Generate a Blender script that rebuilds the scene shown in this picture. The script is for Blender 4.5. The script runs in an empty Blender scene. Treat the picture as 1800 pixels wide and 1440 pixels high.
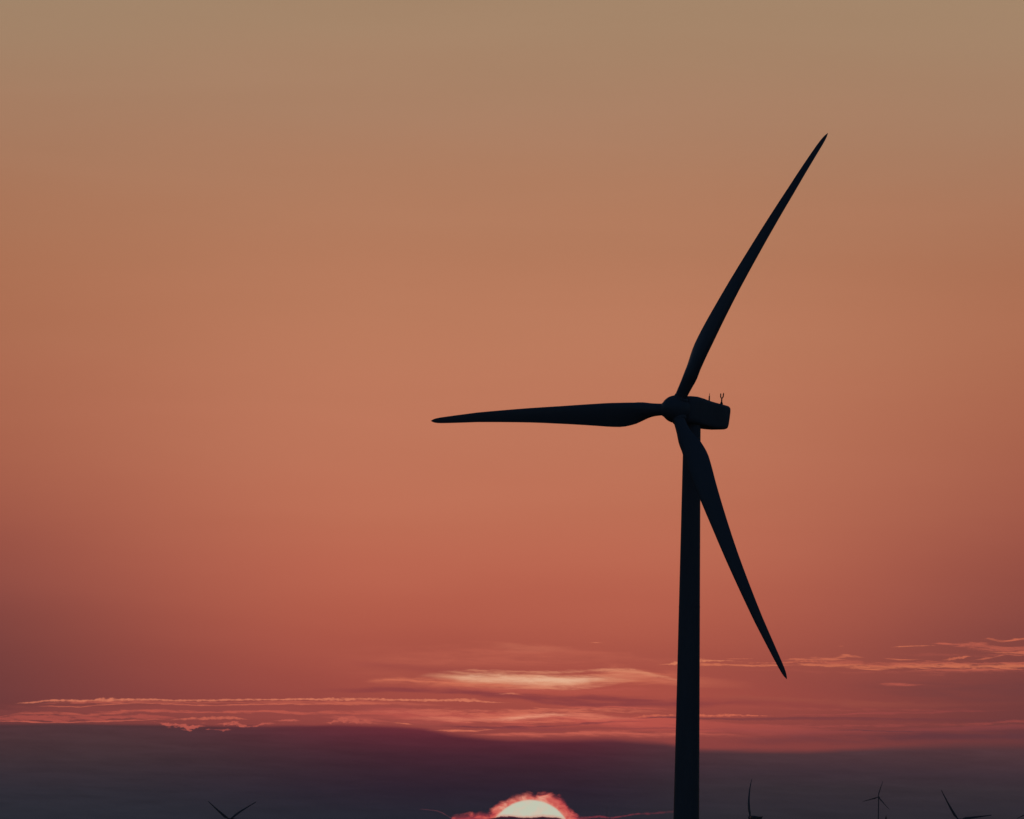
import bpy, bmesh, math, random
from mathutils import Vector, Matrix
R = math.radians
C = bpy.context.scene.collection
scene = bpy.context.scene

# ------------------------------------------------------------------ camera
FPX = 15625.0                      # focal length in photograph pixels (1800 wide): a long telephoto
PITCH, ROLL = math.atan(750/FPX), R(0.9)
CAM = Vector((0, 0, 19.0))
fwd = Vector((0, math.cos(PITCH), math.sin(PITCH)))
R0 = Vector((1, 0, 0)); U0 = R0.cross(fwd)
RT = R0*math.cos(ROLL) + U0*math.sin(ROLL)
UP = U0*math.cos(ROLL) - R0*math.sin(ROLL)
cam_d = bpy.data.cameras.new('camera'); cam = bpy.data.objects.new('camera', cam_d); C.objects.link(cam)
M = Matrix((RT, UP, -fwd)).transposed().to_4x4(); M.translation = CAM
cam.matrix_world = M
cam_d.sensor_width = 36; cam_d.lens = FPX/1800*36
cam_d.clip_start = 1; cam_d.clip_end = 120000
scene.camera = cam
def ray(x, y):
    return (fwd + RT*((x-900)/FPX) + UP*((720-y)/FPX)).normalized()
K = FPX*math.pi/180                # sky units per degree
def sky_xy(x, y):                  # azimuth / elevation of a direction, in sky units
    d = ray(x, y)
    return (900 + math.degrees(math.atan2(d.x, d.y))*K, 1470 - math.degrees(math.asin(d.z))*K)

scene.view_settings.view_transform = 'Standard'; scene.view_settings.look = 'None'
scene.view_settings.exposure = 0.0; scene.view_settings.gamma = 1
scene.view_settings.use_curve_mapping = False
scene.render.engine = 'CYCLES'
scene.cycles.volume_bounces = 0
scene.cycles.max_bounces = 4

# ------------------------------------------------------------------ sun lamp (low, red, behind the cloud bank)
sd = ray(932, 1460)
sun_az = math.atan2(sd.x, sd.y); SUN_EL = R(0.3)
sl = bpy.data.lights.new('sun', 'SUN'); sl.energy = 0.03; sl.angle = R(0.53); sl.color = (1, 0.42, 0.22)
so = bpy.data.objects.new('sun', sl); C.objects.link(so)
sv = Vector((math.sin(sun_az)*math.cos(SUN_EL), math.cos(sun_az)*math.cos(SUN_EL), math.sin(SUN_EL)))
so.rotation_euler = sv.to_track_quat('Z', 'Y').to_euler()

# ------------------------------------------------------------------ haze constants (the box itself is built at the end)
HAZE_D, HAZE_TOP, HAZE_L = 1.5e-5, 150.0, 19000.0
DUSK = 0.065
HAZE_IN = (0.010, 0.010, 0.012)    # light the haze adds over its full depth, see the sky shader

# ------------------------------------------------------------------ sky
world = bpy.data.worlds.new('World'); scene.world = world; world.use_nodes = True
nt = world.node_tree; nt.nodes.clear()
def lin(c):
    return tuple(((v/255+0.055)/1.055)**2.4 if v > 10.3 else v/255/12.92 for v in c)
def m(op, a, b=None, c=None, clamp=False):
    n = nt.nodes.new('ShaderNodeMath'); n.operation = op; n.use_clamp = clamp
    for i, v in enumerate((a, b, c)):
        if v is None: continue
        if isinstance(v, (int, float)): n.inputs[i].default_value = v
        else: nt.links.new(v, n.inputs[i])
    return n.outputs[0]
def sstep(v, a, b, t0=0.0, t1=1.0, kind='SMOOTHSTEP'):
    n = nt.nodes.new('ShaderNodeMapRange'); n.interpolation_type = kind
    nt.links.new(v, n.inputs[0])
    for i, k in enumerate((a, b, t0, t1)):
        if isinstance(k, (int, float)): n.inputs[i+1].default_value = k
        else: nt.links.new(k, n.inputs[i+1])
    return n.outputs[0]
def mix(f, a, b, blend='MIX'):
    n = nt.nodes.new('ShaderNodeMix'); n.data_type = 'RGBA'; n.blend_type = blend
    for i, v in ((0, f), (6, a), (7, b)):
        if isinstance(v, (int, float)): n.inputs[i].default_value = v
        elif isinstance(v, tuple): n.inputs[i].default_value = tuple(v)+(1,)
        else: nt.links.new(v, n.inputs[i])
    return n.outputs[2]
def comb(x, y, z=0.0):
    n = nt.nodes.new('ShaderNodeCombineXYZ')
    for i, v in enumerate((x, y, z)):
        if isinstance(v, (int, float)): n.inputs[i].default_value = v
        else: nt.links.new(v, n.inputs[i])
    return n.outputs[0]
def ramp(t, stops, interp='LINEAR'):
    n = nt.nodes.new('ShaderNodeValToRGB'); n.color_ramp.interpolation = interp
    e = n.color_ramp.elements
    while len(e) < len(stops): e.new(0.5)
    for el, (p, col) in zip(e, sorted(stops, key=lambda s: s[0])):
        el.position = min(1, max(0, p)); el.color = col if len(col) == 4 else tuple(col)+(1,)
    nt.links.new(t, n.inputs[0])
    return n
tc = nt.nodes.new('ShaderNodeTexCoord')
sep = nt.nodes.new('ShaderNodeSeparateXYZ'); nt.links.new(tc.outputs['Generated'], sep.inputs[0])
dx, dy, dz = sep.outputs
az = m('ARCTAN2', dx, dy)
el = m('ARCSINE', dz)
X = m('MULTIPLY_ADD', az, 180/math.pi*K, 900.0)
Y = m('MULTIPLY_ADD', el, -180/math.pi*K, 1470.0)
def noise(sx, sy, detail=4, rough=0.55, seed=0.0, shear=0.0, dist=0.0):
    yy = m('MULTIPLY_ADD', X, shear, Y) if shear else Y
    n = nt.nodes.new('ShaderNodeTexNoise'); n.noise_dimensions = '3D'
    n.inputs['Scale'].default_value = 1; n.inputs['Detail'].default_value = detail
    n.inputs['Roughness'].default_value = rough; n.inputs['Distortion'].default_value = dist
    nt.links.new(comb(m('DIVIDE', X, sx), m('DIVIDE', yy, sy), seed), n.inputs['Vector'])
    return n.outputs[0]
# stretched cloud textures, in the direction of the drifting streaks
N_broad = noise(620, 110, 3, 0.5, 3.1, -0.03)
N_mid   = noise(125, 12, 8, 0.66, 7.7, -0.02, 0.3)
N_wisp  = noise(42, 4.6, 6, 0.68, 11.3, -0.02, 0.5)
N_lump  = noise(11, 6, 5, 0.65, 21.9)
N_puff  = noise(20, 12, 4, 0.5, 33.3, 0, 0.5)
W_y     = m('MULTIPLY', m('SUBTRACT', noise(110, 24, 6, 0.6, 51.0), 0.5), 13.0)   # slow waver of every streak
Yw = m('ADD', Y, W_y)

# base colour of the sky, by elevation, at three azimuths (photograph rows)
ROWS = [0, 100, 200, 300, 400, 500, 600, 700, 800, 900, 1000, 1100, 1200, 1300]
LEFT = [(161,133,106),(163,129,102),(166,124,97),(168,118,90),(169,114,85),(169,109,80),(169,105,79),(167,100,76),(163,93,72),
        (152,82,68),(135,71,64),(113,62,60),(98,56,57),(92,52,55)]
MID  = [(164,134,106),(168,132,104),(171,129,102),(175,126,97),(179,123,93),(184,123,93),(188,123,93),(190,120,92),(190,117,90),
        (190,112,86),(187,102,80),(177,90,72),(160,76,66),(138,64,62)]
RIGHT= [(164,135,107),(165,132,105),(166,127,100),(167,121,94),(170,115,87),(171,110,82),(171,107,80),(169,101,77),(164,94,73),
        (155,84,69),(143,75,65),(126,67,62),(110,59,59),(96,54,56)]
def col_ramp(cols, x):
    st = []
    for r_, c in zip(ROWS, cols):
        st.append(((sky_xy(x, r_)[1]+200)/1700, lin(c)))
    t = m('DIVIDE', m('ADD', m('ADD', Y, m('MULTIPLY', m('SUBTRACT', N_broad, 0.5), 60.0)), 200.0), 1700.0)
    return ramp(t, st, 'B_SPLINE').outputs[0]
cl, cm, cr = col_ramp(LEFT, 60), col_ramp(MID, 900), col_ramp(RIGHT, 1760)
base = mix(sstep(X, -300, 700), cl, cm)
base = mix(sstep(X, 1090, 2050), base, cr)
base = mix(1.0, base, ramp(noise(800, 110, 4, 0.5, 71.0, 0.012, 0.6), [(0.3, (0.988,0.985,0.98)), (0.7, (1.012,1.015,1.02))]).outputs[0], 'MULTIPLY')
sky = base

XA, XB, YA, YB = -200.0, 2000.0, 1050.0, 1500.0
TX = m('DIVIDE', m('SUBTRACT', X, XA), XB-XA)
# one shared node group lays a streak over the sky: colour ramp in (centre, thickness up/down, opacity) -> mixed sky out
rg = bpy.data.node_groups.new('cloud_streak', 'ShaderNodeTree')
for nm_, ty in (('Curve','NodeSocketColor'),('Alpha','NodeSocketFloat'),('Y','NodeSocketFloat'),('Tex','NodeSocketFloat'),('K','NodeSocketFloat'),
                ('Soft','NodeSocketFloat'),('Sky','NodeSocketColor'),('Colour','NodeSocketColor'),('T','NodeSocketFloat')):
    rg.interface.new_socket(nm_, in_out='INPUT', socket_type=ty)
rg.interface.new_socket('Sky', in_out='OUTPUT', socket_type='NodeSocketColor')
rg.interface.new_socket('T', in_out='OUTPUT', socket_type='NodeSocketFloat')   # azimuth passed on, so that the streaks are evaluated one after another
main_nt = nt; nt = rg
gi = nt.nodes.new('NodeGroupInput'); go = nt.nodes.new('NodeGroupOutput')
s = nt.nodes.new('ShaderNodeSeparateColor'); nt.links.new(gi.outputs['Curve'], s.inputs[0])
yc = m('MULTIPLY_ADD', s.outputs[0], YB-YA, YA)
up = m('MULTIPLY_ADD', s.outputs[1], 100.0, 0.01); dn = m('MULTIPLY_ADD', s.outputs[2], 100.0, 0.01)
d = m('SUBTRACT', gi.outputs['Y'], yc)
h = m('MULTIPLY_ADD', m('SUBTRACT', dn, up), m('GREATER_THAN', d, 0.0), up)
dq = m('DIVIDE', m('ABSOLUTE', d), h)
q = m('MULTIPLY_ADD', m('SUBTRACT', gi.outputs['Tex'], 0.5), gi.outputs['K'], m('SUBTRACT', 1.0, dq))
f = m('MULTIPLY', sstep(m('DIVIDE', m('MAXIMUM', m('MINIMUM', q, 3.0), -1.0), gi.outputs['Soft']), 0.0, 1.0), gi.outputs['Alpha'])
f = m('MULTIPLY', f, m('LESS_THAN', dq, 2.2))
f = m('MULTIPLY', f, sstep(gi.outputs['Tex'], 0.36, 0.6, 0.62, 1.0))         # thin and thick patches inside a streak
nt.links.new(mix(f, gi.outputs['Sky'], gi.outputs['Colour']), go.inputs[0])
nt.links.new(m('MULTIPLY_ADD', f, 1e-7, gi.outputs['T']), go.inputs[1])
nt = main_nt
def lay(rb):
    global sky, TX
    pts, col, k, tex, soft, y = rb
    st = []
    for (x, yy, u, d_, o_) in pts:
        sx, sy = sky_xy(x, yy)
        st.append(((sx-XA)/(XB-XA), ((sy-YA)/(YB-YA), u/100, d_/100, o_)))
    r_ = ramp(TX, st)
    g_ = nt.nodes.new('ShaderNodeGroup'); g_.node_tree = rg
    nt.links.new(r_.outputs[0], g_.inputs[0]); nt.links.new(r_.outputs[1], g_.inputs[1])
    nt.links.new(y if y is not None else Yw, g_.inputs[2]); nt.links.new(tex if tex is not None else N_mid, g_.inputs[3])
    g_.inputs[4].default_value = 5.0*k; g_.inputs[5].default_value = soft
    nt.links.new(sky, g_.inputs[6]); g_.inputs[7].default_value = lin(col)+(1,)
    nt.links.new(TX, g_.inputs[8])
    sky, TX = g_.outputs[0], g_.outputs[1]
STREAKS = []                       # streaks above the bank, then (after it) those over it
def ribbon(pts, col, k=0.5, tex=None, soft=0.8, y=None):
    STREAKS.append((pts, col, k, tex, soft, y))
def touches(rb, x0, x1, y0, y1):
    q = [sky_xy(p[0], p[1]) + (max(p[2], p[3])*2.3+9,) for p in rb[0]]
    return min(p[0] for p in q) < x1 and max(p[0] for p in q) > x0 and min(p[1]-p[2] for p in q) < y1 and max(p[1]+p[2] for p in q) > y0

# --- broad soft veils above and around the glow
ribbon([(560,1165,28,30,0),(700,1160,26,34,.35),(850,1150,22,30,.55),(1000,1150,20,30,.5),(1150,1160,14,20,.3),(1260,1165,12,16,0)], (193,100,80), .5, N_mid, 1.2)
ribbon([(590,1165,10,10,0),(680,1172,12,12,.6),(760,1178,12,12,.6),(900,1178,6,8,.2),(1000,1180,4,4,0)], (150,70,65), .4, N_mid, 1.0)
ribbon([(860,1135,6,6,0),(900,1137,8,8,.5),(960,1142,8,8,.4),(1020,1140,6,8,0)], (192,106,84), .5, N_mid, 1.0)
ribbon([(560,1200,60,90,0),(760,1215,55,80,.5),(950,1215,60,85,.75),(1180,1220,60,85,.6),(1400,1240,50,70,.25),(1700,1250,40,60,0)], (182,84,70), .25, N_broad, 1.3)
# left wisp field: dull pink underlay, darker gaps and bright streaks
ribbon([(-60,1252,14,14,.2),(150,1250,18,16,.3),(400,1250,20,18,.3),(540,1254,22,18,.5),(640,1256,26,20,.75),(760,1262,28,24,.7),(860,1266,20,26,0)], (158,76,70), .35, N_mid, .8)
ribbon([(60,1240,0,0,0),(120,1233,3,3,.7),(180,1232,4,6,.85),(230,1234,4,5,.8),(300,1235,3,3,.6),(420,1234,2,3,.5),(520,1233,3,4,.7),(620,1234,4,5,.8),(740,1238,3,4,.6),(800,1240,0,0,0)], (186,92,76), .55, N_wisp, .9)
ribbon([(60,1242,0,0,0),(90,1241.5,1.2,1.2,.7),(140,1241.5,1.5,1.5,.8),(172,1239,2,2,.8),(220,1237,2,2,.8),(290,1237.5,1.6,1.6,.9),(360,1240,1.6,1.8,.9),(420,1238.5,1.8,1.8,.9),(470,1237,2,2,.9),(530,1238,2.4,2.4,.9),(600,1235,3,3,.9),(660,1237,2,2,.7),(700,1238,0,0,0)], (194,98,78), .35, N_wisp, .8)
ribbon([(10,1256,0,0,0),(40,1253,3,4,.7),(100,1254,3.5,4,.8),(150,1257,3,4,.75),(200,1253,3,3.5,.85),(260,1250,3,3,.85),(340,1251,2.2,2.2,.85),(390,1253,2.4,2.4,.85),(470,1252,2,2.2,.85),(530,1255,2.5,3,.8),(580,1252,4,5,.8),(660,1254,5,5,.7),(720,1258,0,0,0)], (186,88,74), .6, N_wisp, .8)
ribbon([(-60,1264,4,4,.6),(30,1262,6,6,.75),(100,1263,6,5,.85),(160,1262,5,5,.85),(230,1260,4,4,.85),(290,1262,3,3,.7),(330,1264,0,0,0)], (172,80,71), .85, N_wisp, .8)
ribbon([(-60,1268,1.6,1.2,.8),(60,1269,1.5,1.2,.95),(120,1270,1.6,1.2,.95),(200,1267,1.8,1.4,.9),(270,1265,1.6,1.4,.8),(320,1266,0,0,0)], (190,92,77), .25, N_wisp, .8)
ribbon([(290,1266,0,0,0),(320,1264,2,2.5,.85),(370,1263,3,3,.95),(405,1262,3,3,.95),(425,1264,2,2,.9),(440,1265,0,0,0)], (190,94,77), .5, N_lump, .8)
ribbon([(560,1262,0,0,0),(590,1262,5,5,.6),(620,1264,6,6,.8),(660,1266,5,5,.6),(700,1268,0,0,0)], (184,88,76), 1.0, N_wisp, .8)
# the long bright crest and its puffs
ribbon([(20,1237,0,0,0),(50,1236,1.8,2,.8),(110,1231,2,2,.9),(190,1229,3,2.5,1),(300,1231,2,2,.8),(430,1229,1.6,2,.9),(540,1228,1.6,2,1),(640,1229,3,3,1),(700,1231,3,2.5,1),
        (750,1232,2.6,2,1),(790,1233,3.5,2,1),(815,1231,4.5,4,1),(840,1232,3.5,2.5,1),(866,1235,2,1.2,.8),(905,1235.5,0,0,0)], (207,115,89), .45, N_lump, .7)
ribbon([(860,1221,0,0,0),(880,1220,1.8,1.6,.9),(896,1219,2.2,1.8,1),(908,1220,1.6,1.6,.9),(918,1221,0,0,0)], (214,122,94), .5, N_lump, .8, Y)
# --- the main glow above the sun
ribbon([(640,1196,3,5,0),(700,1196,5,7,.6),(800,1198,10,14,.8),(900,1198,16,18,.9),(1000,1196,18,16,.9),(1080,1190,22,14,.8),(1180,1196,20,14,.5),(1260,1204,12,10,.2),(1330,1206,8,8,0)], (205,110,84), .5, N_mid, 1.0)
ribbon([(735,1190,4,4,0),(775,1188,9,10,.7),(830,1190,14,17,.95),(930,1195,18,22,1),(1000,1195,17,22,1),(1060,1190,12,15,.8),(1130,1190,7,8,.3),(1180,1190,3,3,0)], (216,144,112), .4, N_mid, 1.1)
ribbon([(780,1190,4,5,0),(830,1192,8,9,.8),(930,1194,10,13,1),(1000,1195,9,14,.95),(1040,1192,6,8,.6),(1075,1190,3,4,0)], (228,174,142), .3, N_wisp, 1.1)
ribbon([(1030,1178,2,2,0),(1060,1177,3.5,5,.8),(1110,1179,4,6,.9),(1150,1186,4,6,.75),(1190,1196,3,4,.35),(1215,1200,0,0,0)], (214,134,103), .4, N_wisp, 1.0)
ribbon([(640,1197,1.5,3,0),(680,1196,2,4,.7),(780,1199,2,4,.8),(880,1205,2,5,.7),(960,1212,2,5,.4),(1040,1210,2,5,0)], (208,112,86), .4, N_wisp, 1.0)
ribbon([(770,1180,0,0,0),(830,1179,3,3,.5),(930,1182,3,4,.6),(1020,1180,3,4,.5),(1070,1177,0,0,0)], (212,134,104), .9, N_wisp, 1.1)
ribbon([(880,1208,2,2,0),(930,1208,5,5,.7),(985,1209,6,6,.75),(1040,1206,5,5,.6),(1090,1202,0,0,0)], (214,132,104), .7, N_wisp, 1.2)
ribbon([(1030,1184,3,3,0),(1070,1184,6,8,.6),(1130,1190,7,9,.6),(1180,1199,5,7,.45),(1230,1206,3,4,0)], (204,112,88), .7, N_wisp, 1.2)
ribbon([(700,1208,3,4,0),(780,1210,5,6,.45),(880,1214,5,7,.5),(1000,1216,5,7,.5),(1100,1212,5,6,.4),(1190,1212,0,0,0)], (184,88,76), .7, N_wisp, 1.2)
# dark stripe beneath it
ribbon([(540,1214,6,6,0),(660,1213,7,7,.7),(800,1214,7,8,.8),(880,1224,8,8,.8),(960,1228,10,10,.95),(1080,1232,14,14,.9),(1190,1238,12,12,.9),(1300,1234,10,10,.5),(1450,1240,10,10,.3),(1600,1240,6,6,0)], (136,62,63), .35, N_mid, 1.0)
ribbon([(620,1215,0,0,0),(700,1216,4,5,.5),(820,1217,5,6,.7),(900,1223,4,5,.5),(960,1236,4,5,.6),(1060,1238,5,6,.7),(1150,1238,6,6,.5),(1190,1240,0,0,0)], (136,62,64), .35, N_mid, 1.0)
# second glow
ribbon([(600,1254,8,12,0),(700,1256,14,18,.6),(800,1256,16,20,.85),(930,1262,18,22,.95),(1060,1266,16,24,.85),(1190,1270,14,30,.7),(1260,1275,8,26,.45),(1420,1284,8,20,.25),(1560,1290,8,14,0)], (190,86,75), .4, N_mid, .9)
ribbon([(700,1262,5,6,0),(780,1262,6,7,.7),(860,1264,9,8,.9),(930,1261,12,10,1),(1000,1256,9,10,.9),(1070,1260,6,8,.6),(1140,1264,0,0,0)], (218,122,98), .45, N_mid, 1.1)
ribbon([(840,1264,0,0,0),(880,1264,4,4,.8),(930,1261,6,5,.9),(975,1257,5,5,.8),(1020,1258,0,0,0)], (226,148,120), .5, N_wisp, 1.2)
ribbon([(690,1246,4,5,0),(760,1250,5,7,.5),(860,1256,8,8,.6),(960,1248,5,6,.7),(1040,1246,4,5,.7),(1120,1250,4,5,.4),(1190,1254,0,0,0)], (206,108,86), .9, N_wisp, 1.0)
ribbon([(800,1268,0,0,0),(850,1268,3,3,.6),(920,1270,4,4,.7),(1000,1266,3,4,.6),(1080,1270,3,3,.4),(1150,1272,0,0,0)], (206,104,84), 1.0, N_wisp, 1.0)
ribbon([(620,1250,2,2,0),(680,1252,4,4,.6),(760,1254,4,5,.6),(830,1250,3,3,.5),(900,1248,0,0,0)], (196,98,82), 1.0, N_wisp, 1.0)
ribbon([(960,1240,0,0,0),(1010,1242,2,3,.5),(1080,1243,2,4,.6),(1160,1246,2,4,.5),(1230,1250,0,0,0)], (194,92,78), 1.0, N_wisp, 1.0)
# dark slit and bottom-lit lower rim
ribbon([(760,1278,1,1,0),(800,1277,2,3,.9),(880,1280,3,3,.85),(960,1277,2,3,.8),(1040,1272,2,2.5,.7),(1110,1268,1.5,2,.6),(1160,1266,0,0,0)], (120,56,62), .5, N_wisp, .8)
ribbon([(820,1284,0,0,0),(880,1282,2,2,.7),(960,1282,3,3,.7),(1060,1280,2.5,3,.6),(1180,1280,2,2,.6),(1260,1282,2,2,.3),(1340,1284,0,0,0)], (140,64,66), .5, N_mid, .8)
ribbon([(735,1284,0,0,0),(790,1286,2,2,.9),(840,1284,2.5,2.5,.95),(880,1281,1,1,0)], (210,110,86), .5, N_wisp, .9)
ribbon([(820,1292,1,3,0),(880,1291,3,5,.7),(950,1290,4,6,.8),(1060,1288,5,7,.65),(1180,1290,6,9,.6),(1230,1290,5,8,.45),(1350,1298,4,6,0)], (208,102,84), .6, N_mid, 1.0)
# beaded bright and dark threads crossing right behind the tower
ribbon([(1020,1262,0,0,0),(1045,1263,1.2,1.2,.9),(1062,1261,1.4,1.2,.9),(1080,1263,0,0,0)], (206,112,88), .6, N_lump, .8)
ribbon([(1100,1262,0,0,0),(1130,1258,2,2,.7),(1200,1257,2.4,3,.8),(1240,1258,3,2,1),(1262,1257,3,2,1),(1300,1258,2,1.6,.9),(1338,1258,1.4,1.2,.8),(1365,1258,0,0,0)], (206,104,80), .5, N_lump, .8)
ribbon([(1110,1262,0,0,0),(1150,1261,1,1.4,.8),(1220,1262,1.4,2,.8),(1340,1263,2,4,.6),(1480,1262,2,5,.5),(1640,1266,3,5,.5),(1760,1266,3,4,.3),(1840,1266,0,0,0)], (108,56,62), .35, N_mid, .8)
ribbon([(1340,1258,0,0,0),(1400,1257,1.2,1,.7),(1460,1256,1.2,1.2,.8),(1550,1254,4,2,.4),(1700,1252,4,2,.3),(1800,1250,0,0,0)], (166,76,72), .4, N_wisp, .8)
# right side: dusky mauve bands
ribbon([(1240,1224,10,12,0),(1300,1226,6,8,.35),(1500,1236,8,8,.45),(1640,1240,8,8,.2),(1840,1236,6,6,0)], (160,82,68), .5, N_mid, 1.0)
ribbon([(1480,1205,14,20,0),(1640,1212,22,26,.5),(1800,1215,26,26,.7),(1980,1215,26,26,.7)], (112,62,62), .4, N_mid, 1.2)
ribbon([(1240,1284,4,6,0),(1260,1284,6,8,.35),(1420,1288,8,10,.5),(1560,1286,6,6,.5),(1700,1280,6,8,.5),(1840,1276,6,8,.5)], (152,72,70), .5, N_mid, 1.0)
ribbon([(1380,1285,0,0,0),(1500,1284,1,1,.5),(1570,1285,1.6,1.6,.8),(1640,1287,1,1,.3),(1700,1290,0,0,0)], (86,54,62), .4, N_wisp, .8)
ribbon([(1600,1274,2,4,0),(1700,1273,3,4,.5),(1780,1268,5,5,.6),(1900,1264,5,5,.6)], (160,74,68), .7, N_wisp, .9)
ribbon([(1480,1298,4,5,0),(1640,1294,6,6,.5),(1760,1292,6,8,.6),(1900,1290,8,8,.6)], (86,54,61), .4, N_mid, 1.0)
ribbon([(1260,1300,6,10,0),(1340,1298,10,16,.45),(1480,1294,14,18,.65),(1700,1292,18,18,.7),(1900,1288,18,18,.7)], (98,54,60), .4, N_mid, 1.2)
# right side: lit streaks
ribbon([(1580,1180,0,0,0),(1640,1178,2,2,.6),(1720,1179,2,2.5,.7),(1800,1176,2,2.5,.7),(1900,1176,2,2.5,.7)], (188,94,76), .8, N_wisp, .8)
ribbon([(1720,1144,0,0,0),(1760,1146,1.6,2.5,.8),(1800,1147,2,3,.85),(1900,1148,2,3,.8)], (202,108,80), .6, N_wisp, .8)
ribbon([(1275,1166,0,0,0),(1330,1166,1.2,1.2,.6),(1400,1165,2,1.6,.7),(1450,1163,2.4,2,.8),(1490,1165,0,0,0)], (196,102,78), .8, N_lump, .8)
ribbon([(1250,1178,0,0,0),(1320,1178,1,3,.35),(1480,1180,2,4,.4),(1640,1182,2,5,.4),(1800,1180,2,5,.35),(1900,1180,2,5,.3)], (168,84,72), .9, N_wisp, 1.2)
ribbon([(1560,1148,0,0,0),(1640,1150,2,4,.35),(1740,1150,3,5,.5),(1850,1148,3,5,.5)], (170,84,72), 1.0, N_wisp, 1.2)
ribbon([(1240,1244,0,0,0),(1330,1244,3,4,.35),(1460,1246,3,4,.4),(1600,1248,3,4,.3),(1760,1246,0,0,0)], (166,78,70), .9, N_wisp, 1.2)
ribbon([(1240,1272,0,0,0),(1320,1274,4,5,.4),(1450,1276,4,5,.4),(1580,1274,3,5,.3),(1700,1270,0,0,0)], (172,80,74), .9, N_wisp, 1.2)
ribbon([(1150,1168,0,0,0),(1172,1167,1.6,1.6,.9),(1195,1165,4,3,1),(1235,1163,5,4,1),(1262,1164,2,1.4,.9),(1290,1163,1,1,.3),(1340,1164,0,0,0)], (212,122,90), .5, N_lump, .8)
ribbon([(1215,1170,2,2,0),(1235,1169,3,2.4,1),(1300,1170,2,2,1),(1380,1170,1.8,2,.9),(1440,1169,4,2.5,.9),(1500,1172,5,4,.9),(1560,1174,8,5,1),(1650,1172,9,5,1),(1720,1173,7,5,1),(1800,1171,7,4.5,1),(1900,1170,7,4,1)], (200,108,80), .75, N_wisp, .9)
ribbon([(1262,1160,0,0,0),(1285,1159,1.4,1.2,.9),(1315,1158,1.4,1.2,.9),(1330,1158,0,0,0)], (190,100,78), .4, N_lump, .8)
ribbon([(1370,1160,0,0,0),(1390,1160,2,2,.8),(1430,1159,4,4,.85),(1465,1158,5,6,.9),(1484,1153,4,5,.95),(1505,1156,3,3,.85),(1525,1157,0,0,0)], (196,104,79), .9, N_wisp, .8)
ribbon([(1420,1168,2,2,0),(1460,1164,4,5,.8),(1500,1164,4,5,.7),(1540,1168,4,4,.6),(1640,1166,5,5,.7),(1700,1168,5,4,.7),(1760,1166,3,4,.8),(1900,1166,3,4,.8)], (180,90,74), .9, N_wisp, .9)
ribbon([(1545,1157,0,0,0),(1565,1157,1.8,1.6,.95),(1592,1158,1.8,1.6,.9),(1612,1158,1,1,.4),(1630,1158,0,0,0)], (198,104,78), .5, N_wisp, .8)
ribbon([(1655,1160,0,0,0),(1672,1159,4,3,.9),(1692,1157,4,3,.9),(1702,1154,1.5,1.5,.8),(1712,1156,0,0,0)], (196,102,77), .6, N_lump, .8)
ribbon([(1700,1163,0,0,0),(1730,1158,2,2,.8),(1756,1153,1.8,2,.9),(1768,1150,1.2,1.2,.9),(1790,1151,1.4,1.4,.8),(1830,1150,1.4,1.4,.8)], (186,96,75), .5, N_wisp, .8)
ribbon([(1562,1137,0,0,0),(1582,1136.5,1.6,1.4,.95),(1610,1136,1.4,1.4,.9),(1636,1135,1,1,.7),(1650,1134,0,0,0)], (200,108,80), .4, N_lump, .8)
ribbon([(1634,1130,0,0,0),(1652,1131,3,2,.95),(1690,1132,4,5,.9),(1720,1135,5,10,.8),(1760,1141,7,7,.7),(1800,1143,7,5,.7),(1900,1144,7,5,.7)], (188,94,76), .7, N_wisp, .9)
ribbon([(1724,1124,0,0,0),(1738,1122,2,2.5,.6),(1760,1128,3,3,.3),(1772,1125,1.6,2,.9),(1795,1122,2.4,3,1),(1900,1120,2.4,3,1)], (202,104,78), .5, N_wisp, .8)
ribbon([(1540,1203,0,0,0),(1556,1202,3.5,4,.85),(1580,1203,3.5,4,.85),(1606,1204,3,2.5,.6),(1630,1204,0,0,0)], (182,88,74), .45, N_wisp, .9, Y)
ribbon([(1036,1130,0,0,0),(1044,1129.5,1.1,1,.95),(1054,1130,.9,.9,.8),(1062,1130,0,0,0)], (214,122,92), .3, N_lump, .8, Y)
ribbon([(1286,1129,0,0,0),(1291,1129,.9,.9,.8),(1297,1129,0,0,0)], (198,104,80), .2, N_lump, .8, Y)
ribbon([(1473,1136,0,0,0),(1478,1136,1,1,.9),(1483,1136,0,0,0)], (190,100,78), .2, N_lump, .8, Y)

# --- the dark cloud bank that hides the lower sun
def edge(pts, y, wob, tex):
    st = []
    for (x, yy) in pts:
        sx, sy = sky_xy(x, yy); st.append(((sx-XA)/(XB-XA), ((sy-YA)/(YB-YA),)*3))
    s = nt.nodes.new('ShaderNodeSeparateColor'); nt.links.new(ramp(TX, st).outputs[0], s.inputs[0])
    yc = m('MULTIPLY_ADD', s.outputs[0], YB-YA, YA)
    return m('MULTIPLY_ADD', m('SUBTRACT', tex, 0.5), wob, m('SUBTRACT', y, yc))
BR = [1268, 1300, 1330, 1360, 1390, 1420, 1440, 1500]
BL = [(82,52,56),(74,51,55),(64,48,53),(54,45,52),(46,43,51),(42,42,50),(40,41,49),(34,36,44)]
BM = [(116,46,55),(90,40,51),(68,36,47),(54,34,45),(44,33,45),(39,35,46),(37,37,47),(32,34,42)]
BX = [(104,58,62),(88,55,59),(76,52,57),(62,47,54),(53,45,51),(48,43,50),(45,42,48),(36,38,44)]
def brow(cols, x):
    return ramp(m('DIVIDE', m('SUBTRACT', Y, 1200.0), 400.0), [((sky_xy(x, b)[1]-1200)/400, lin(c)) for b, c in zip(BR, cols)]).outputs[0]
bank = mix(sstep(X, 150, 800), brow(BL, 60), brow(BM, 900))
bank = mix(sstep(X, 980, 1350), bank, brow(BX, 1600))
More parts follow.
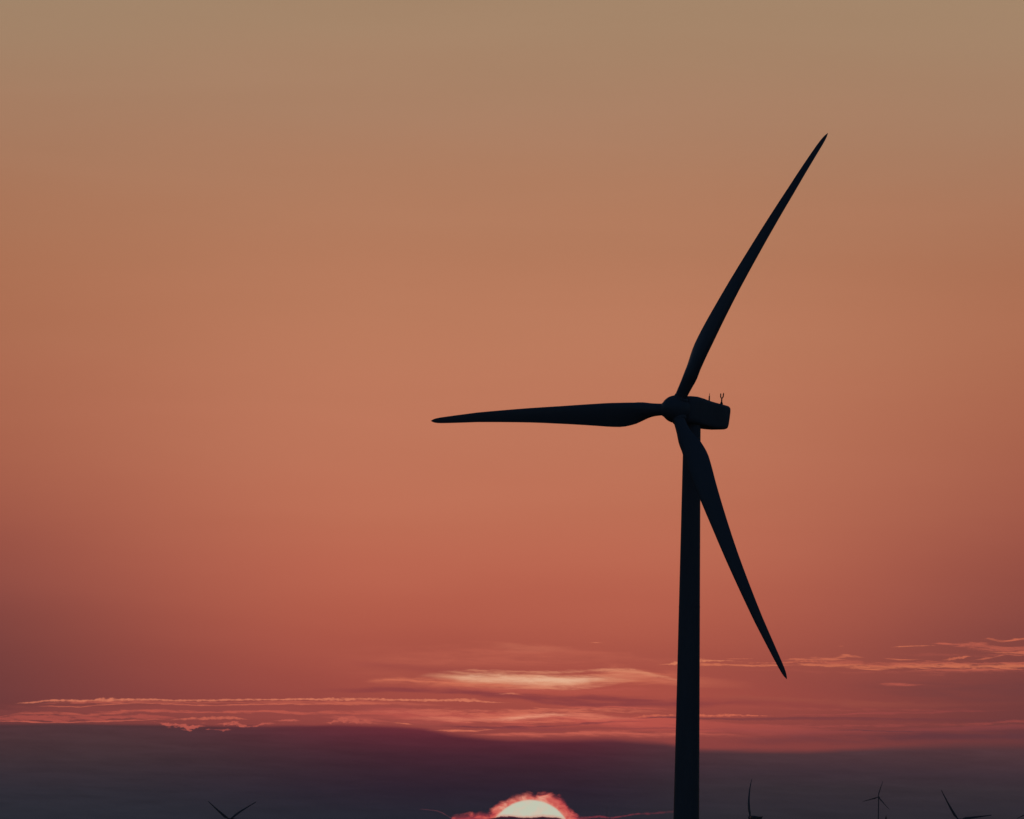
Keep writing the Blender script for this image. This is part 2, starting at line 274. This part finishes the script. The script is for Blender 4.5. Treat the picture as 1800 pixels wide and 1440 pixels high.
bank = mix(1.0, bank, ramp(N_mid, [(0.25, (0.86,)*3), (0.75, (1.14,)*3)]).outputs[0], 'MULTIPLY')
be = edge([(-60,1272),(100,1271),(280,1272),(450,1276),(600,1273),(700,1276),(745,1280),(790,1289),(850,1295),(890,1298),(960,1299),(1080,1298),(1170,1304),(1225,1316),(1300,1317),(1420,1319),(1540,1314),(1680,1306),(1850,1304)], Y, 9.0, N_mid)
bsoft = sstep(X, 500, 1000, 5.0, 9.0)
bsoft = m('ADD', bsoft, sstep(X, 1500, 1800, 0.0, 8.0))
bf = sstep(m('DIVIDE', be, bsoft), -0.5, 1.0)
BELOW, STREAKS = STREAKS, []
# scraps still bright against the bank's top edge
ribbon([(276,1271,0,0,0),(286,1272,3,3,1),(298,1275,4,5,1),(312,1275,3,4,1),(326,1278,4,5,1),(334,1281,4,6,1),(342,1279,3,3,1),(352,1276,3,3,1),(360,1277,0,0,0)], (182,87,76), .85, N_lump, .5)
ribbon([(376,1274,0,0,0),(384,1273,2,2,1),(398,1272,3,3,1),(412,1271,4,3,1),(424,1274,3,3,1),(434,1277,1,1,.8),(440,1277,0,0,0)], (186,90,77), .8, N_lump, .5)
ribbon([(360,1282,0,0,0),(366,1282,1.6,1.6,.9),(372,1282,.5,.5,.4),(382,1283,.5,.5,.4),(392,1283,2,2,.9),(404,1282,2.4,2,.9),(410,1283,0,0,0)], (172,82,73), .5, N_lump, .6)
ribbon([(436,1277,0,0,0),(446,1277,1.6,1.6,.9),(456,1276,1.6,1.6,.9),(462,1272,2.4,2.4,.95),(476,1273,2.4,2.4,.95),(482,1272,0,0,0)], (180,86,75), .7, N_lump, .6)
ribbon([(478,1268,0,0,0),(492,1267,2,2,.9),(508,1265,2.6,2.6,.95),(522,1266,1.8,1.8,.9),(530,1267,0,0,0)], (186,90,77), .7, N_lump, .6)
ribbon([(262,1269,0,0,0),(270,1269,1.4,1.2,.8),(278,1270,0,0,0),(352,1272,0,0,0),(358,1272,1.4,1.4,.8),(366,1272,0,0,0)], (176,84,74), .5, N_lump, .6)
ribbon([(294,1280,0,0,0),(300,1280,1.4,1.6,.8),(308,1280,0,0,0),(318,1284,0,0,0),(328,1284.5,1.5,1.8,.9),(338,1285,0,0,0)], (172,82,73), .5, N_lump, .6)
ribbon([(570,1271,0,0,0),(580,1271,2,2,.8),(592,1266,4,4,.8),(606,1267,4,5,.9),(622,1268,5,5,.8),(650,1270,4,3,.6),(670,1272,0,0,0)], (188,92,78), .9, N_lump, .6)
ribbon([(682,1270,0,0,0),(700,1271,1.4,1.4,.9),(720,1273,1.2,1.2,.8),(730,1275,0,0,0)], (210,112,86), .3, N_lump, .8, Y)
# thin dull-red rims left and right of the sun
ribbon([(734,1423,0,0,0),(742,1422.6,1,1,.5),(766,1425,1,1,.6),(776,1428,1.8,1.6,.7),(786,1434,1.2,1.2,.8),(796,1440,1.2,1.2,.8),(806,1444,0,0,0)], (100,56,66), .3, N_lump, .9, Y)
ribbon([(1010,1440,3,4,0),(1030,1437,3,3,.6),(1055,1435.5,2.5,3,.9),(1075,1438,2.5,3,.7),(1098,1434.5,2,2,.6),(1115,1431,2.5,2.5,.6),(1150,1430,2.5,2.5,.4),(1190,1426,3,3,.2),(1230,1424,0,0,0)], (128,50,62), .4, N_lump, 1.0, Y)
ribbon([(1010,1445,3,8,0),(1050,1444,4,8,.8),(1090,1446,4,8,.7),(1130,1450,4,8,0)], (150,54,64), .4, N_lump, 1.0, Y)

# --- fringe of lit cloud round the sun, sun disc, dark cloud across its lower half
SX, SY = sky_xy(932.5, 1479.5); SR = 72.5
fe = edge([(600,1560),(775,1560),(790,1438),(808,1433),(840,1430.5),(858,1428),(866,1424),(872,1419),(858.2,1419),(859,1412)][:7] +
          [(873,1413),(888,1408),(902,1401),(918,1398),(930,1394),(942,1397),(956,1393),(968,1396),(980,1402),(988,1399),(995,1412),(1002,1421),(1012,1431),(1026,1438),(1040,1446),(1060,1560)],
          Y, 20.0, N_puff)
ff = sstep(fe, -4.5, 8.0)
rr = m('POWER', m('ADD', m('POWER', m('SUBTRACT', X, SX), 2.0), m('POWER', m('SUBTRACT', Y, SY), 2.0)), 0.5)
prox = m('ADD', sstep(rr, 72.0, 96.0, 1.0, 0.0, 'LINEAR'), m('MULTIPLY', m('SUBTRACT', N_puff, 0.5), 2.2))
fc = ramp(prox, [(0.0, lin((150,54,64))), (0.3, lin((192,76,74))), (0.65, lin((210,104,92))), (1.0, lin((222,150,128)))]).outputs[0]
df = sstep(rr, SR-2.0, SR+2.6, 1.0, 0.0)
disc = mix(sstep(N_puff, .42, .66), lin((194,197,177)), lin((206,192,172)))
ce = edge([(700,1447),(800,1444),(850,1440),(868,1437.5),(882,1434.5),(900,1435),(915,1437),(926,1437.5),(945,1436),(955,1434.8),(965,1436),(978,1436.5),(990,1440),(1010,1443),(1040,1441),(1080,1443)], Y, 5.0, N_lump)
cf = sstep(ce, -0.6, 1.4)
rim = sstep(ce, -5.0, -0.5)
ccol = mix(m('MAXIMUM', sstep(ce, 0.0, 3.5), m('SUBTRACT', 1.0, ff)), lin((104,36,48)), lin((40,34,46)))
cf = m('MULTIPLY', cf, m('MULTIPLY', sstep(X, 700, 800), sstep(X, 1060, 1160, 1.0, 0.0)))
def sun_over(c):
    c = mix(ff, c, fc)
    c = mix(df, c, disc)
    c = mix(m('MULTIPLY', m('MULTIPLY', rim, df), 0.55), c, lin((214,140,124)))
    return mix(cf, c, ccol)

# --- clear-air compensation: what the haze between here and the sky takes and adds
light_sky = mix(bf, base, bank)                                  # the same sky without its streaks, for the directions that have none
tanel = m('MAXIMUM', m('DIVIDE', dz, m('POWER', m('MAXIMUM', m('SUBTRACT', 1.0, m('MULTIPLY', dz, dz)), 1e-4), 0.5)), 1e-5)
path = m('MINIMUM', m('DIVIDE', HAZE_TOP-CAM.z, tanel), HAZE_L)
T = m('EXPONENT', m('MULTIPLY', path, -HAZE_D))
T1 = m('SUBTRACT', 1.0, T)
inn = mix(1.0, comb(*HAZE_IN), comb(T1, T1, T1), 'MULTIPLY')
def through_haze(c):
    c = mix(1.0, c, inn, 'SUBTRACT')
    c = mix(1.0, c, comb(T, T, T), 'DIVIDE')
    return mix(1.0, c, (0.0, 0.0, 0.0), 'LIGHTEN')

# --- the rest of the dome: deep dusk from the Sky Texture
ns = nt.nodes.new('ShaderNodeTexSky'); ns.sky_type = 'NISHITA'; ns.sun_disc = False
ns.sun_elevation = R(0.3); ns.sun_rotation = sun_az
ns.air_density = 1.0; ns.dust_density = 1.0; ns.ozone_density = 3.0
dusk = mix(1.0, ns.outputs[0], (DUSK,)*3, 'MULTIPLY')
inside = m('MULTIPLY', sstep(el, R(6.5), R(20), 1.0, 0.0), sstep(m('ABSOLUTE', az), R(6), R(30), 1.0, 0.0))
def background(c):
    bg = nt.nodes.new('ShaderNodeBackground'); nt.links.new(mix(inside, dusk, through_haze(c)), bg.inputs[0]); return bg.outputs[0]
YCUT = 1345.0
def zone(x0, x1, y0, y1):
    """the sky of one range of directions, with only the streaks that reach into it"""
    global sky
    sky = base
    for rb in BELOW:
        if touches(rb, x0, x1, y0, y1): lay(rb)
    sky = mix(bf, sky, bank)
    for rb in STREAKS:
        if touches(rb, x0, x1, y0, y1): lay(rb)
    if y1 > 1400: sky = sun_over(sky)
    return background(sky)
def choose(f, a, b):
    n = nt.nodes.new('ShaderNodeMixShader'); nt.links.new(f, n.inputs[0]); nt.links.new(a, n.inputs[1]); nt.links.new(b, n.inputs[2])
    return n.outputs[0]
streaky = m('MULTIPLY', m('MULTIPLY', m('GREATER_THAN', Y, 1085.0), m('LESS_THAN', Y, 1520.0)),
            m('LESS_THAN', m('ABSOLUTE', m('SUBTRACT', X, 900.0)), 1090.0))
upper = choose(m('GREATER_THAN', X, 560.0), zone(-200, 560, 1050, YCUT),
               choose(m('GREATER_THAN', X, 1205.0), zone(560, 1205, 1050, YCUT), zone(1205, 2000, 1050, YCUT)))
both = choose(m('GREATER_THAN', Y, YCUT), upper, zone(-200, 2000, YCUT, 1520))
wo = nt.nodes.new('ShaderNodeOutputWorld')
nt.links.new(choose(streaky, background(light_sky), both), wo.inputs[0])
world.cycles.sampling_method = 'MANUAL'; world.cycles.sample_map_resolution = 512

# ------------------------------------------------------------------ materials
def material(name, col, col2, scale=0.4, rough=0.45, spec=0.4, stretch=(1, 1, 0.15), bump=0.0):
    mt = bpy.data.materials.new(name); mt.use_nodes = True; t = mt.node_tree
    b = t.nodes['Principled BSDF']; b.inputs['Roughness'].default_value = rough
    b.inputs['Specular IOR Level'].default_value = spec
    c = t.nodes.new('ShaderNodeTexCoord'); mp = t.nodes.new('ShaderNodeMapping'); mp.inputs['Scale'].default_value = stretch
    n = t.nodes.new('ShaderNodeTexNoise'); n.inputs['Scale'].default_value = scale; n.inputs['Detail'].default_value = 6
    r_ = t.nodes.new('ShaderNodeValToRGB')
    r_.color_ramp.elements[0].position = .35; r_.color_ramp.elements[0].color = tuple(col2)+(1,)
    r_.color_ramp.elements[1].position = .6; r_.color_ramp.elements[1].color = tuple(col)+(1,)
    t.links.new(c.outputs['Object'], mp.inputs[0]); t.links.new(mp.outputs[0], n.inputs['Vector'])
    t.links.new(n.outputs[0], r_.inputs[0]); t.links.new(r_.outputs[0], b.inputs['Base Color'])
    if bump:
        bp = t.nodes.new('ShaderNodeBump'); bp.inputs['Strength'].default_value = bump
        t.links.new(n.outputs[0], bp.inputs['Height']); t.links.new(bp.outputs[0], b.inputs['Normal'])
    return mt
PAINT = material('grey_tower_paint', (.36,.38,.40), (.31,.33,.345), .35)
GEL = material('grey_blade_gelcoat', (.34,.36,.38), (.30,.32,.335), .3, .35)
METAL = material('dark_galvanised_metal', (.16,.16,.165), (.12,.12,.12), 2.0, .5)
STONE = material('dark_slate_and_brick', (.07,.065,.06), (.05,.045,.045), .5, .8)
GROUND = material('dusky_field_soil_and_grass', (.055,.06,.028), (.045,.034,.022), .004, .95, .1, (1, 1, 1), .3)

# ------------------------------------------------------------------ helpers
def finish(name, bm, mat, parent=None, smooth=True):
    bmesh.ops.recalc_face_normals(bm, faces=bm.faces)
    me = bpy.data.meshes.new(name); bm.to_mesh(me); bm.free()
    for p in me.polygons: p.use_smooth = smooth
    me.materials.append(mat)
    o = bpy.data.objects.new(name, me); C.objects.link(o); o.parent = parent
    return o
def sharp(o, ang=35):
    me = o.data
    try: me.set_sharp_from_angle(angle=R(ang))
    except Exception: pass
def loft(bm, rings, cap=True):
    vs = [[bm.verts.new(p) for p in r_] for r_ in rings]
    n = len(vs[0])
    for a, b in zip(vs, vs[1:]):
        for i in range(n):
            bm.faces.new((a[i], a[(i+1) % n], b[(i+1) % n], b[i]))
    if cap:
        bm.faces.new(vs[0]); bm.faces.new(list(reversed(vs[-1])))
def tube(bm, pts, rads, n=10):
    pts = [Vector(p) for p in pts]; rings = []
    for i, p in enumerate(pts):
        t = (pts[min(i+1, len(pts)-1)]-pts[max(i-1, 0)]).normalized()
        a = t.orthogonal().normalized() if i == 0 else (a - t*a.dot(t)).normalized()
        b = t.cross(a); r_ = rads[i] if isinstance(rads, (list, tuple)) else rads
        rings.append([p + (a*math.cos(2*math.pi*k/n) + b*math.sin(2*math.pi*k/n))*r_ for k in range(n)])
    loft(bm, rings)
def interp(tab, x):
    for (a, va), (b, vb) in zip(tab, tab[1:]):
        if x <= b:
            t = (x-a)/(b-a); return va + (vb-va)*t
    return tab[-1][1]
def smooth_tab(tab, x):            # Catmull-Rom through the table
    n = len(tab)
    for i in range(n-1):
        if x <= tab[i+1][0] or i == n-2:
            x0, x1 = tab[i][0], tab[i+1][0]; t = min(1, max(0, (x-x0)/(x1-x0)))
            p = [tab[max(i-1,0)], tab[i], tab[i+1], tab[min(i+2,n-1)]]
            m1 = (p[2][1]-p[0][1])/(p[2][0]-p[0][0])*(x1-x0)
            m2 = (p[3][1]-p[1][1])/(p[3][0]-p[1][0])*(x1-x0)
            return (2*t**3-3*t*t+1)*p[1][1] + (t**3-2*t*t+t)*m1 + (-2*t**3+3*t*t)*p[2][1] + (t**3-t*t)*m2

# ------------------------------------------------------------------ wind turbine (metres; origin at tower foot, nose towards +X)
BL_ = 45.0
CHORD = [(0,1.7),(.03,1.7),(.055,1.72),(.09,2.0),(.13,2.8),(.17,3.3),(.205,3.5),(.25,3.42),(.32,3.08),(.44,2.55),(.56,2.12),(.68,1.75),(.79,1.42),(.88,1.14),(.95,.88),(.975,.7),(.99,.42),(1,.06)]
LEAD  = [(0,.5),(.055,.5),(.1,.44),(.15,.37),(.2,.34),(.32,.38),(.44,.42),(.56,.48),(.79,.56),(.97,.48),(1,.5)]
THICK = [(0,1.0),(.055,1.0),(.09,.8),(.14,.5),(.2,.36),(.3,.28),(.5,.22),(.8,.17),(1,.15)]
TWIST = [(0,20),(.1,19),(.2,15.5),(.3,11),(.45,7.5),(.6,5),(.8,3),(1,2)]
def blade_mesh(bend=1.0, bow=0.0):
    BL_ = 45.2
    bm = bmesh.new(); rings = []; N = 28
    fs = [.018,.03,.045,.06,.075,.09,.105,.12,.135,.15,.17,.19,.21,.235,.26,.3,.34,.39,.44,.5,.56,.62,.68,.74,.79,.84,.88,.92,.95,.965,.978,.987,.994,1.0]
    for f in fs:
        c = smooth_tab(CHORD, f); ld = interp(LEAD, f); th = interp(THICK, f); tw = R(interp(TWIST, f))
        blend = min(1, max(0, (f-.05)/.11)); blend = blend*blend*(3-2*blend)
        xo = -bend*(0.1*f + 0.85*f**2.2) + bow*4*f*(1-f)
        ring = []
        for k in range(N):
            a = 2*math.pi*k/N
            ex = .5 - .5*math.cos(a)           # 0 at LE, 1 at TE
            yt = 5*th*(.2969*math.sqrt(ex)-.126*ex-.3516*ex**2+.2843*ex**3-.1036*ex**4)
            s = 1 if a < math.pi else -1
            cx, cy = (ex-ld)*c, s*yt*c
            rx, ry = (ex-.5)*c, math.sin(a)*c*.5
            px, py = rx+(cx-rx)*blend, ry+(cy-ry)*blend
            # chord axis: trailing edge towards -Y and, with twist, -X
            y_ = -(px*math.cos(tw)) - py*math.sin(tw)
            x_ = -(px*math.sin(tw)) + py*math.cos(tw)
            ring.append((x_+xo, y_-.6*f*(1-f), f*BL_))
        rings.append(ring)
    loft(bm, rings); return bm
def mesh_obj(name, me, parent):
    o = bpy.data.objects.new(name, me); C.objects.link(o); o.parent = parent; return o
def superellipse(x, z0, z1, w, e, n=40):
    zc, h = (z0+z1)/2, (z1-z0)/2; out = []
    for k in range(n):
        a = 2*math.pi*k/n; c, s = math.cos(a), math.sin(a)
        out.append((x, math.copysign(abs(c)**(2/e), c)*w, zc+math.copysign(abs(s)**(2/e), s)*h))
    return out
HUB = Vector((4.05, 0, 80.0)); TILT = R(5.0)
HM = Matrix.Translation(HUB) @ Matrix.Rotation(-TILT, 4, 'Y')    # hub frame: +X is the shaft, nose slightly up

def tower_bm(h=78.0, rb=2.08, rt=1.22):
    bm = bmesh.new(); rings = []
    zs = [0,.3,.3001] ; N = 64
    prof = [(-1.0, rb+.35),(.25, rb+.35),(.25, rb+.05)]
    for i in range(1, 4):                                        # rolled sections meeting at faint flanges
        z = h*i/3; r_ = rb+(rt-rb)*z/h
        prof += [(z-.12, r_+.004),(z-.12, r_+.03),(z+.04, r_+.03),(z+.04, r_)]
    prof.insert(3, (.5, rb))
    for z, r_ in prof:
        rings.append([(r_*math.cos(2*math.pi*k/N), r_*math.sin(2*math.pi*k/N), z) for k in range(N)])
    loft(bm, rings); return bm
def nacelle_bm():
    bm = bmesh.new()
    S = [(-1.25,-1.8,1.8,1.5,3.2),(-1.4,-1.9,1.92,1.62,3.6),(-2.6,-1.9,2.08,1.7,5),(-3.6,-1.9,2.14,1.72,6),(-4.8,-1.9,2.06,1.72,7),(-6.2,-1.93,1.9,1.72,8),
         (-7.8,-1.93,1.84,1.72,8),(-9.4,-1.84,1.8,1.7,8),(-10.5,-1.74,1.76,1.68,8),(-10.85,-1.64,1.66,1.62,7),(-11.05,-1.5,1.5,1.5,6),(-11.13,-1.2,1.25,1.2,5)]
    loft(bm, [superellipse(*s) for s in S])
    for v in bm.verts:                                           # the back wall leans out towards the roof
        if v.co.x < -8: v.co.x -= v.co.z*.11
        v.co.z += .15
    return bm
def spinner_bm():
    bm = bmesh.new(); N = 48; rings = []
    prof = [(-1.22,1.5),(-1.2,1.72),(-1.05,1.86),(-.5,1.96),(0,1.98),(.4,1.93),(.9,1.76),(1.35,1.5),(1.75,1.15),(2.05,.78),(2.25,.4),(2.32,.06)]
    for x, r_ in prof:
        rings.append([(x, r_*math.cos(2*math.pi*k/N), r_*math.sin(2*math.pi*k/N)) for k in range(N)])
    loft(bm, rings)
    return bm
def collar_bm():
    bm = bmesh.new()
    tube(bm, [(0,0,.6),(0,0,1.75),(0,0,1.98),(0,0,2.06)], [1.08,1.06,1.04,.93], 32); return bm

PARTS = {}
def build_turbine(name, loc, yaw, phase, label, group, scale=1.0, bend=1.0, tower_scale=1.0, masts=False, pitch=0.0):
    root = bpy.data.objects.new(name, None); C.objects.link(root)
    root['label'] = label; root['category'] = 'wind turbine'
    if group: root['group'] = group
    def part(key, nm, maker, mat, parent, mw=None, ang=None):
        if key not in PARTS:
            o = finish(nm, maker(), mat, parent)
            if ang: sharp(o, ang)
            PARTS[key] = o.data
        else: o = mesh_obj(nm, PARTS[key], parent)
        if mw is not None: o.matrix_local = mw
        return o
    tw = part('tower', 'tower', tower_bm, PAINT, root, Matrix.Diagonal((1,1,tower_scale,1)), 30)
    top = Matrix.Translation((0,0,78.0*(tower_scale-1))) @ HM
    na = part('nacelle', 'nacelle', nacelle_bm, PAINT, root, top, 40)
    sp = part('spinner', 'spinner', spinner_bm, PAINT, root, top, 50)
    for k in range(3):
        a = phase + k*2*math.pi/3
        rot = top @ Matrix.Rotation(R(-2.2), 4, 'Y') @ Matrix.Rotation(-a, 4, 'X') @ Matrix.Rotation(pitch, 4, 'Z')
        b = part('blade%.1f' % bend, 'blade', lambda: blade_mesh(bend, 2.6 if bend > 1.5 else 1.3), GEL, root, rot, 50)
        c = part('collar', 'blade_collar', collar_bm, PAINT, b)
    if masts: masts_on(na)
    root.scale = (scale,)*3
    root.rotation_euler = (0, 0, yaw); root.location = loc
    return root
def masts_on(na):
    rx, ry = -7.5, .3
    bm = bmesh.new(); tube(bm, [(rx,ry,1.75),(rx,ry,1.98)], [.2,.12]); tube(bm, [(rx,ry,1.8),(rx+.05,ry,2.9)], [.12,.09]); tube(bm, [(rx+.04,ry,2.8),(rx+.02,ry,3.3)], [.05,.03])
    finish('lightning_rod', bm, METAL, na)
    fx, fy = -9.65, .9                                           # stand with a fork for the wind sensors
    bm = bmesh.new()
    tube(bm, [(fx,fy,1.7),(fx,fy,2.15),(fx,fy,2.4)], [.25,.2,.08]); tube(bm, [(fx,fy,2.3),(fx,fy,2.9)], [.11,.09])
    fk = [(fx+.38*math.sin(t)*.4, fy+.38*math.sin(t)*.92, 3.25-.38*math.cos(t)) for t in [R(a) for a in range(-90, 91, 15)]]
    fk = [(fk[0][0]-.02, fk[0][1]-.03, 3.5)] + fk + [(fk[-1][0]+.02, fk[-1][1]+.03, 3.5)]
    tube(bm, fk, .085)
    st = finish('sensor_mast', bm, METAL, na)
    bm = bmesh.new(); tube(bm, [(fk[-1][0], fk[-1][1], 3.45),(fk[-1][0], fk[-1][1], 3.62)], [.075,.04]); finish('wind_vane', bm, METAL, st)
    bm = bmesh.new(); tube(bm, [(fk[0][0], fk[0][1], 3.45),(fk[0][0], fk[0][1], 3.6)], [.075,.05]); finish('anemometer', bm, METAL, st)
    bm = bmesh.new()                                             # low roof rail between the masts
    tube(bm, [(rx-.2,ry,2.0),(fx+.3,fy,1.95)], .035, 6)
    for i in range(4):
        t = i/3.5; x, y = rx-.25+(fx-rx+.5)*t, ry+(fy-ry)*t
        tube(bm, [(x,y,1.7),(x,y,2.0)], .03, 6)
    finish('roof_rail', bm, METAL, na)

# ------------------------------------------------------------------ ground: near plateau, falling away to a lower plain
MOUNDS = []
def ground_z(x, y):
    r_ = math.hypot(x, y)
    t = min(1, max(0, (r_-1900)/3200)); t = t*t*(3-2*t)
    z = -47.0*t + 1.2*math.sin(x/310+1)*math.sin(y/420)*min(1, r_/2500)
    for mx, my, mh, mr in MOUNDS:
        z += mh*math.exp(-((x-mx)**2+(y-my)**2)/mr**2)
    return z

# ------------------------------------------------------------------ the turbines
def place(px, py, dist):
    return CAM + ray(px, py)*dist
def turbine_at(px, py, blade_px, scale, yaw_off, phase_deg, label, group, bend=1.0, masts=False, pitch=0.0):
    """hub seen in direction (px,py); its distance follows from the real blade length"""
    D = BL_*scale*FPX/blade_px
    hub = place(px, py, D)
    az_ = math.atan2(hub.x, hub.y)
    yaw = -math.pi/2 - az_ - yaw_off                             # yaw_off: nose turned from the viewer towards the left
    rot = Matrix.Rotation(yaw, 3, 'Z')
    foot = hub - rot @ (Vector((HUB.x, 0, 0))*scale)
    gz = ground_z(foot.x, foot.y)
    ts = ((hub.z-gz)/scale - (HUB.z-78.0))/78.0
    foot.z = gz
    return build_turbine('wind_turbine', foot, yaw, R(phase_deg), label, group, scale, bend, ts, masts, R(pitch))
FAR = 'distant wind turbines on the horizon'
main = turbine_at(1187, 719.3, 554.5, 1.0, R(37), 29.0, 'large dark wind turbine in front, its tall tower and three blades against the orange sky',
                  None, 1.0, True)
h = place(1543.5, 1401.5, 25*FPX/31)
MOUNDS.append((h.x, h.y, 26.0, 1500.0))
turbine_at(1543.5, 1401.5, 30.5, .62, R(20), 14, 'small hazy distant wind turbine, the only far one showing its hub and all three blades', FAR)
turbine_at(1319.0, 1437.5, 82, .9, R(77), -30, 'distant wind turbine seen side on, one upright blade above a boxy nacelle', FAR, 2.4, False, 35)
turbine_at(404, 1441, 65, .9, R(41), 60, 'far left distant wind turbine, two blades spread in a V above the bottom edge', FAR)
turbine_at(1685, 1442, 68.5, .9, R(33), -38.4, 'distant wind turbine with one blade leaning up left and one nearly level', FAR)
turbine_at(1838, 1417, 56, .9, R(14), 246, 'distant wind turbine in the right corner, only one low blade tip showing', FAR)

# a thin mast right of the sun and a pointed spire by the pale turbine, both far off
p = place(1067, 1415, 7000); gz = ground_z(p.x, p.y)
bm = bmesh.new(); H = p.z-gz
for k in range(3):
    a = 2*math.pi*k/3; tube(bm, [(.42*math.cos(a), .42*math.sin(a), 0), (.3*math.cos(a), .3*math.sin(a), H*.9)], .05, 5)
for i in range(int(H*.9/1.6)):
    z0, z1 = i*1.6, i*1.6+1.6
    for k in range(3):
        a, b = 2*math.pi*k/3, 2*math.pi*(k+1)/3
        ra, rb_ = .42-.12*z0/(H*.9), .42-.12*z1/(H*.9)
        tube(bm, [(ra*math.cos(a), ra*math.sin(a), z0), (rb_*math.cos(b), rb_*math.sin(b), z1)], .03, 4)
root = bpy.data.objects.new('radio_mast', None); C.objects.link(root); root.location = (p.x, p.y, gz)
root['label'] = 'hair thin dark mast rising from the horizon just right of the sun'; root['category'] = 'mast'
finish('lattice_column', bm, METAL, root, False)
bm = bmesh.new(); tube(bm, [(0,0,H*.9-.3),(0,0,H)], [.08,.03], 6); finish('antenna', bm, METAL, root)

p = place(1557.5, 1432.5, 9000); gz = ground_z(p.x, p.y); H = p.z-gz
root = bpy.data.objects.new('church_tower', None); C.objects.link(root); root.location = (p.x, p.y, gz); root.rotation_euler = (0,0,R(25))
root['label'] = 'tiny dark pointed spire peeping over the bottom edge beside the pale distant turbine'; root['category'] = 'spire'
bm = bmesh.new(); hw = 2.3; base = H-11
rings = []
for z, w in ((-2, hw+.2),(base*.5, hw+.2),(base*.5, hw),(base-.5, hw),(base-.5, hw+.25),(base, hw+.25)):
    rings.append([(sx*w, sy*w, z) for sx, sy in ((-1,-1),(1,-1),(1,1),(-1,1))])
loft(bm, rings); finish('tower', bm, STONE, root, False)
bm = bmesh.new(); rings = []
for z, w in ((base, hw+.4),(base+1.2, hw*.8),(H-1.6, .35),(H-1.5, .12),(H, .08)):
    rings.append([(w*math.cos(2*math.pi*(k+.5)/8)*1.08, w*math.sin(2*math.pi*(k+.5)/8)*1.08, z) for k in range(8)])
loft(bm, rings); finish('spire_roof', bm, STONE, root, False)

bm = bmesh.new(); NA = 180
rad = [0] + [40*1.088**i for i in range(0, 73)]
rad = [r_ for r_ in rad if r_ < 17800] + [17800]
prev = None
for r_ in rad:
    if r_ == 0:
        prev = [bm.verts.new((0,0,ground_z(0,0)))]; continue
    cur = [bm.verts.new((r_*math.sin(2*math.pi*k/NA), r_*math.cos(2*math.pi*k/NA), ground_z(r_*math.sin(2*math.pi*k/NA), r_*math.cos(2*math.pi*k/NA)))) for k in range(NA)]
    for k in range(NA):
        if len(prev) == 1: bm.faces.new((prev[0], cur[k], cur[(k+1) % NA]))
        else: bm.faces.new((prev[k], cur[k], cur[(k+1) % NA], prev[(k+1) % NA]))
    prev = cur
g = finish('ground', bm, GROUND); g['kind'] = 'structure'; g['label'] = 'dark fields below the horizon'

# ------------------------------------------------------------------ haze
bm = bmesh.new(); zb = -52.0
L = 18500.0
v = [bm.verts.new((x*L, y*L, z)) for z in (zb, HAZE_TOP) for y in (-1,1) for x in (-1,1)]
for f in ((0,1,3,2),(4,6,7,5),(0,4,5,1),(2,3,7,6),(0,2,6,4),(1,5,7,3)): bm.faces.new([v[i] for i in f])
hm = bpy.data.materials.new('evening_haze'); hm.use_nodes = True; t = hm.node_tree
t.nodes.clear(); o = t.nodes.new('ShaderNodeOutputMaterial'); pv = t.nodes.new('ShaderNodeVolumePrincipled')
pv.inputs['Color'].default_value = (.62,.78,.95,1); pv.inputs['Density'].default_value = HAZE_D; pv.inputs['Anisotropy'].default_value = 0.35
t.links.new(pv.outputs[0], o.inputs['Volume'])
hz = finish('haze', bm, hm, None, False); hz['kind'] = 'stuff'; hz['label'] = 'thin evening haze over the plain'
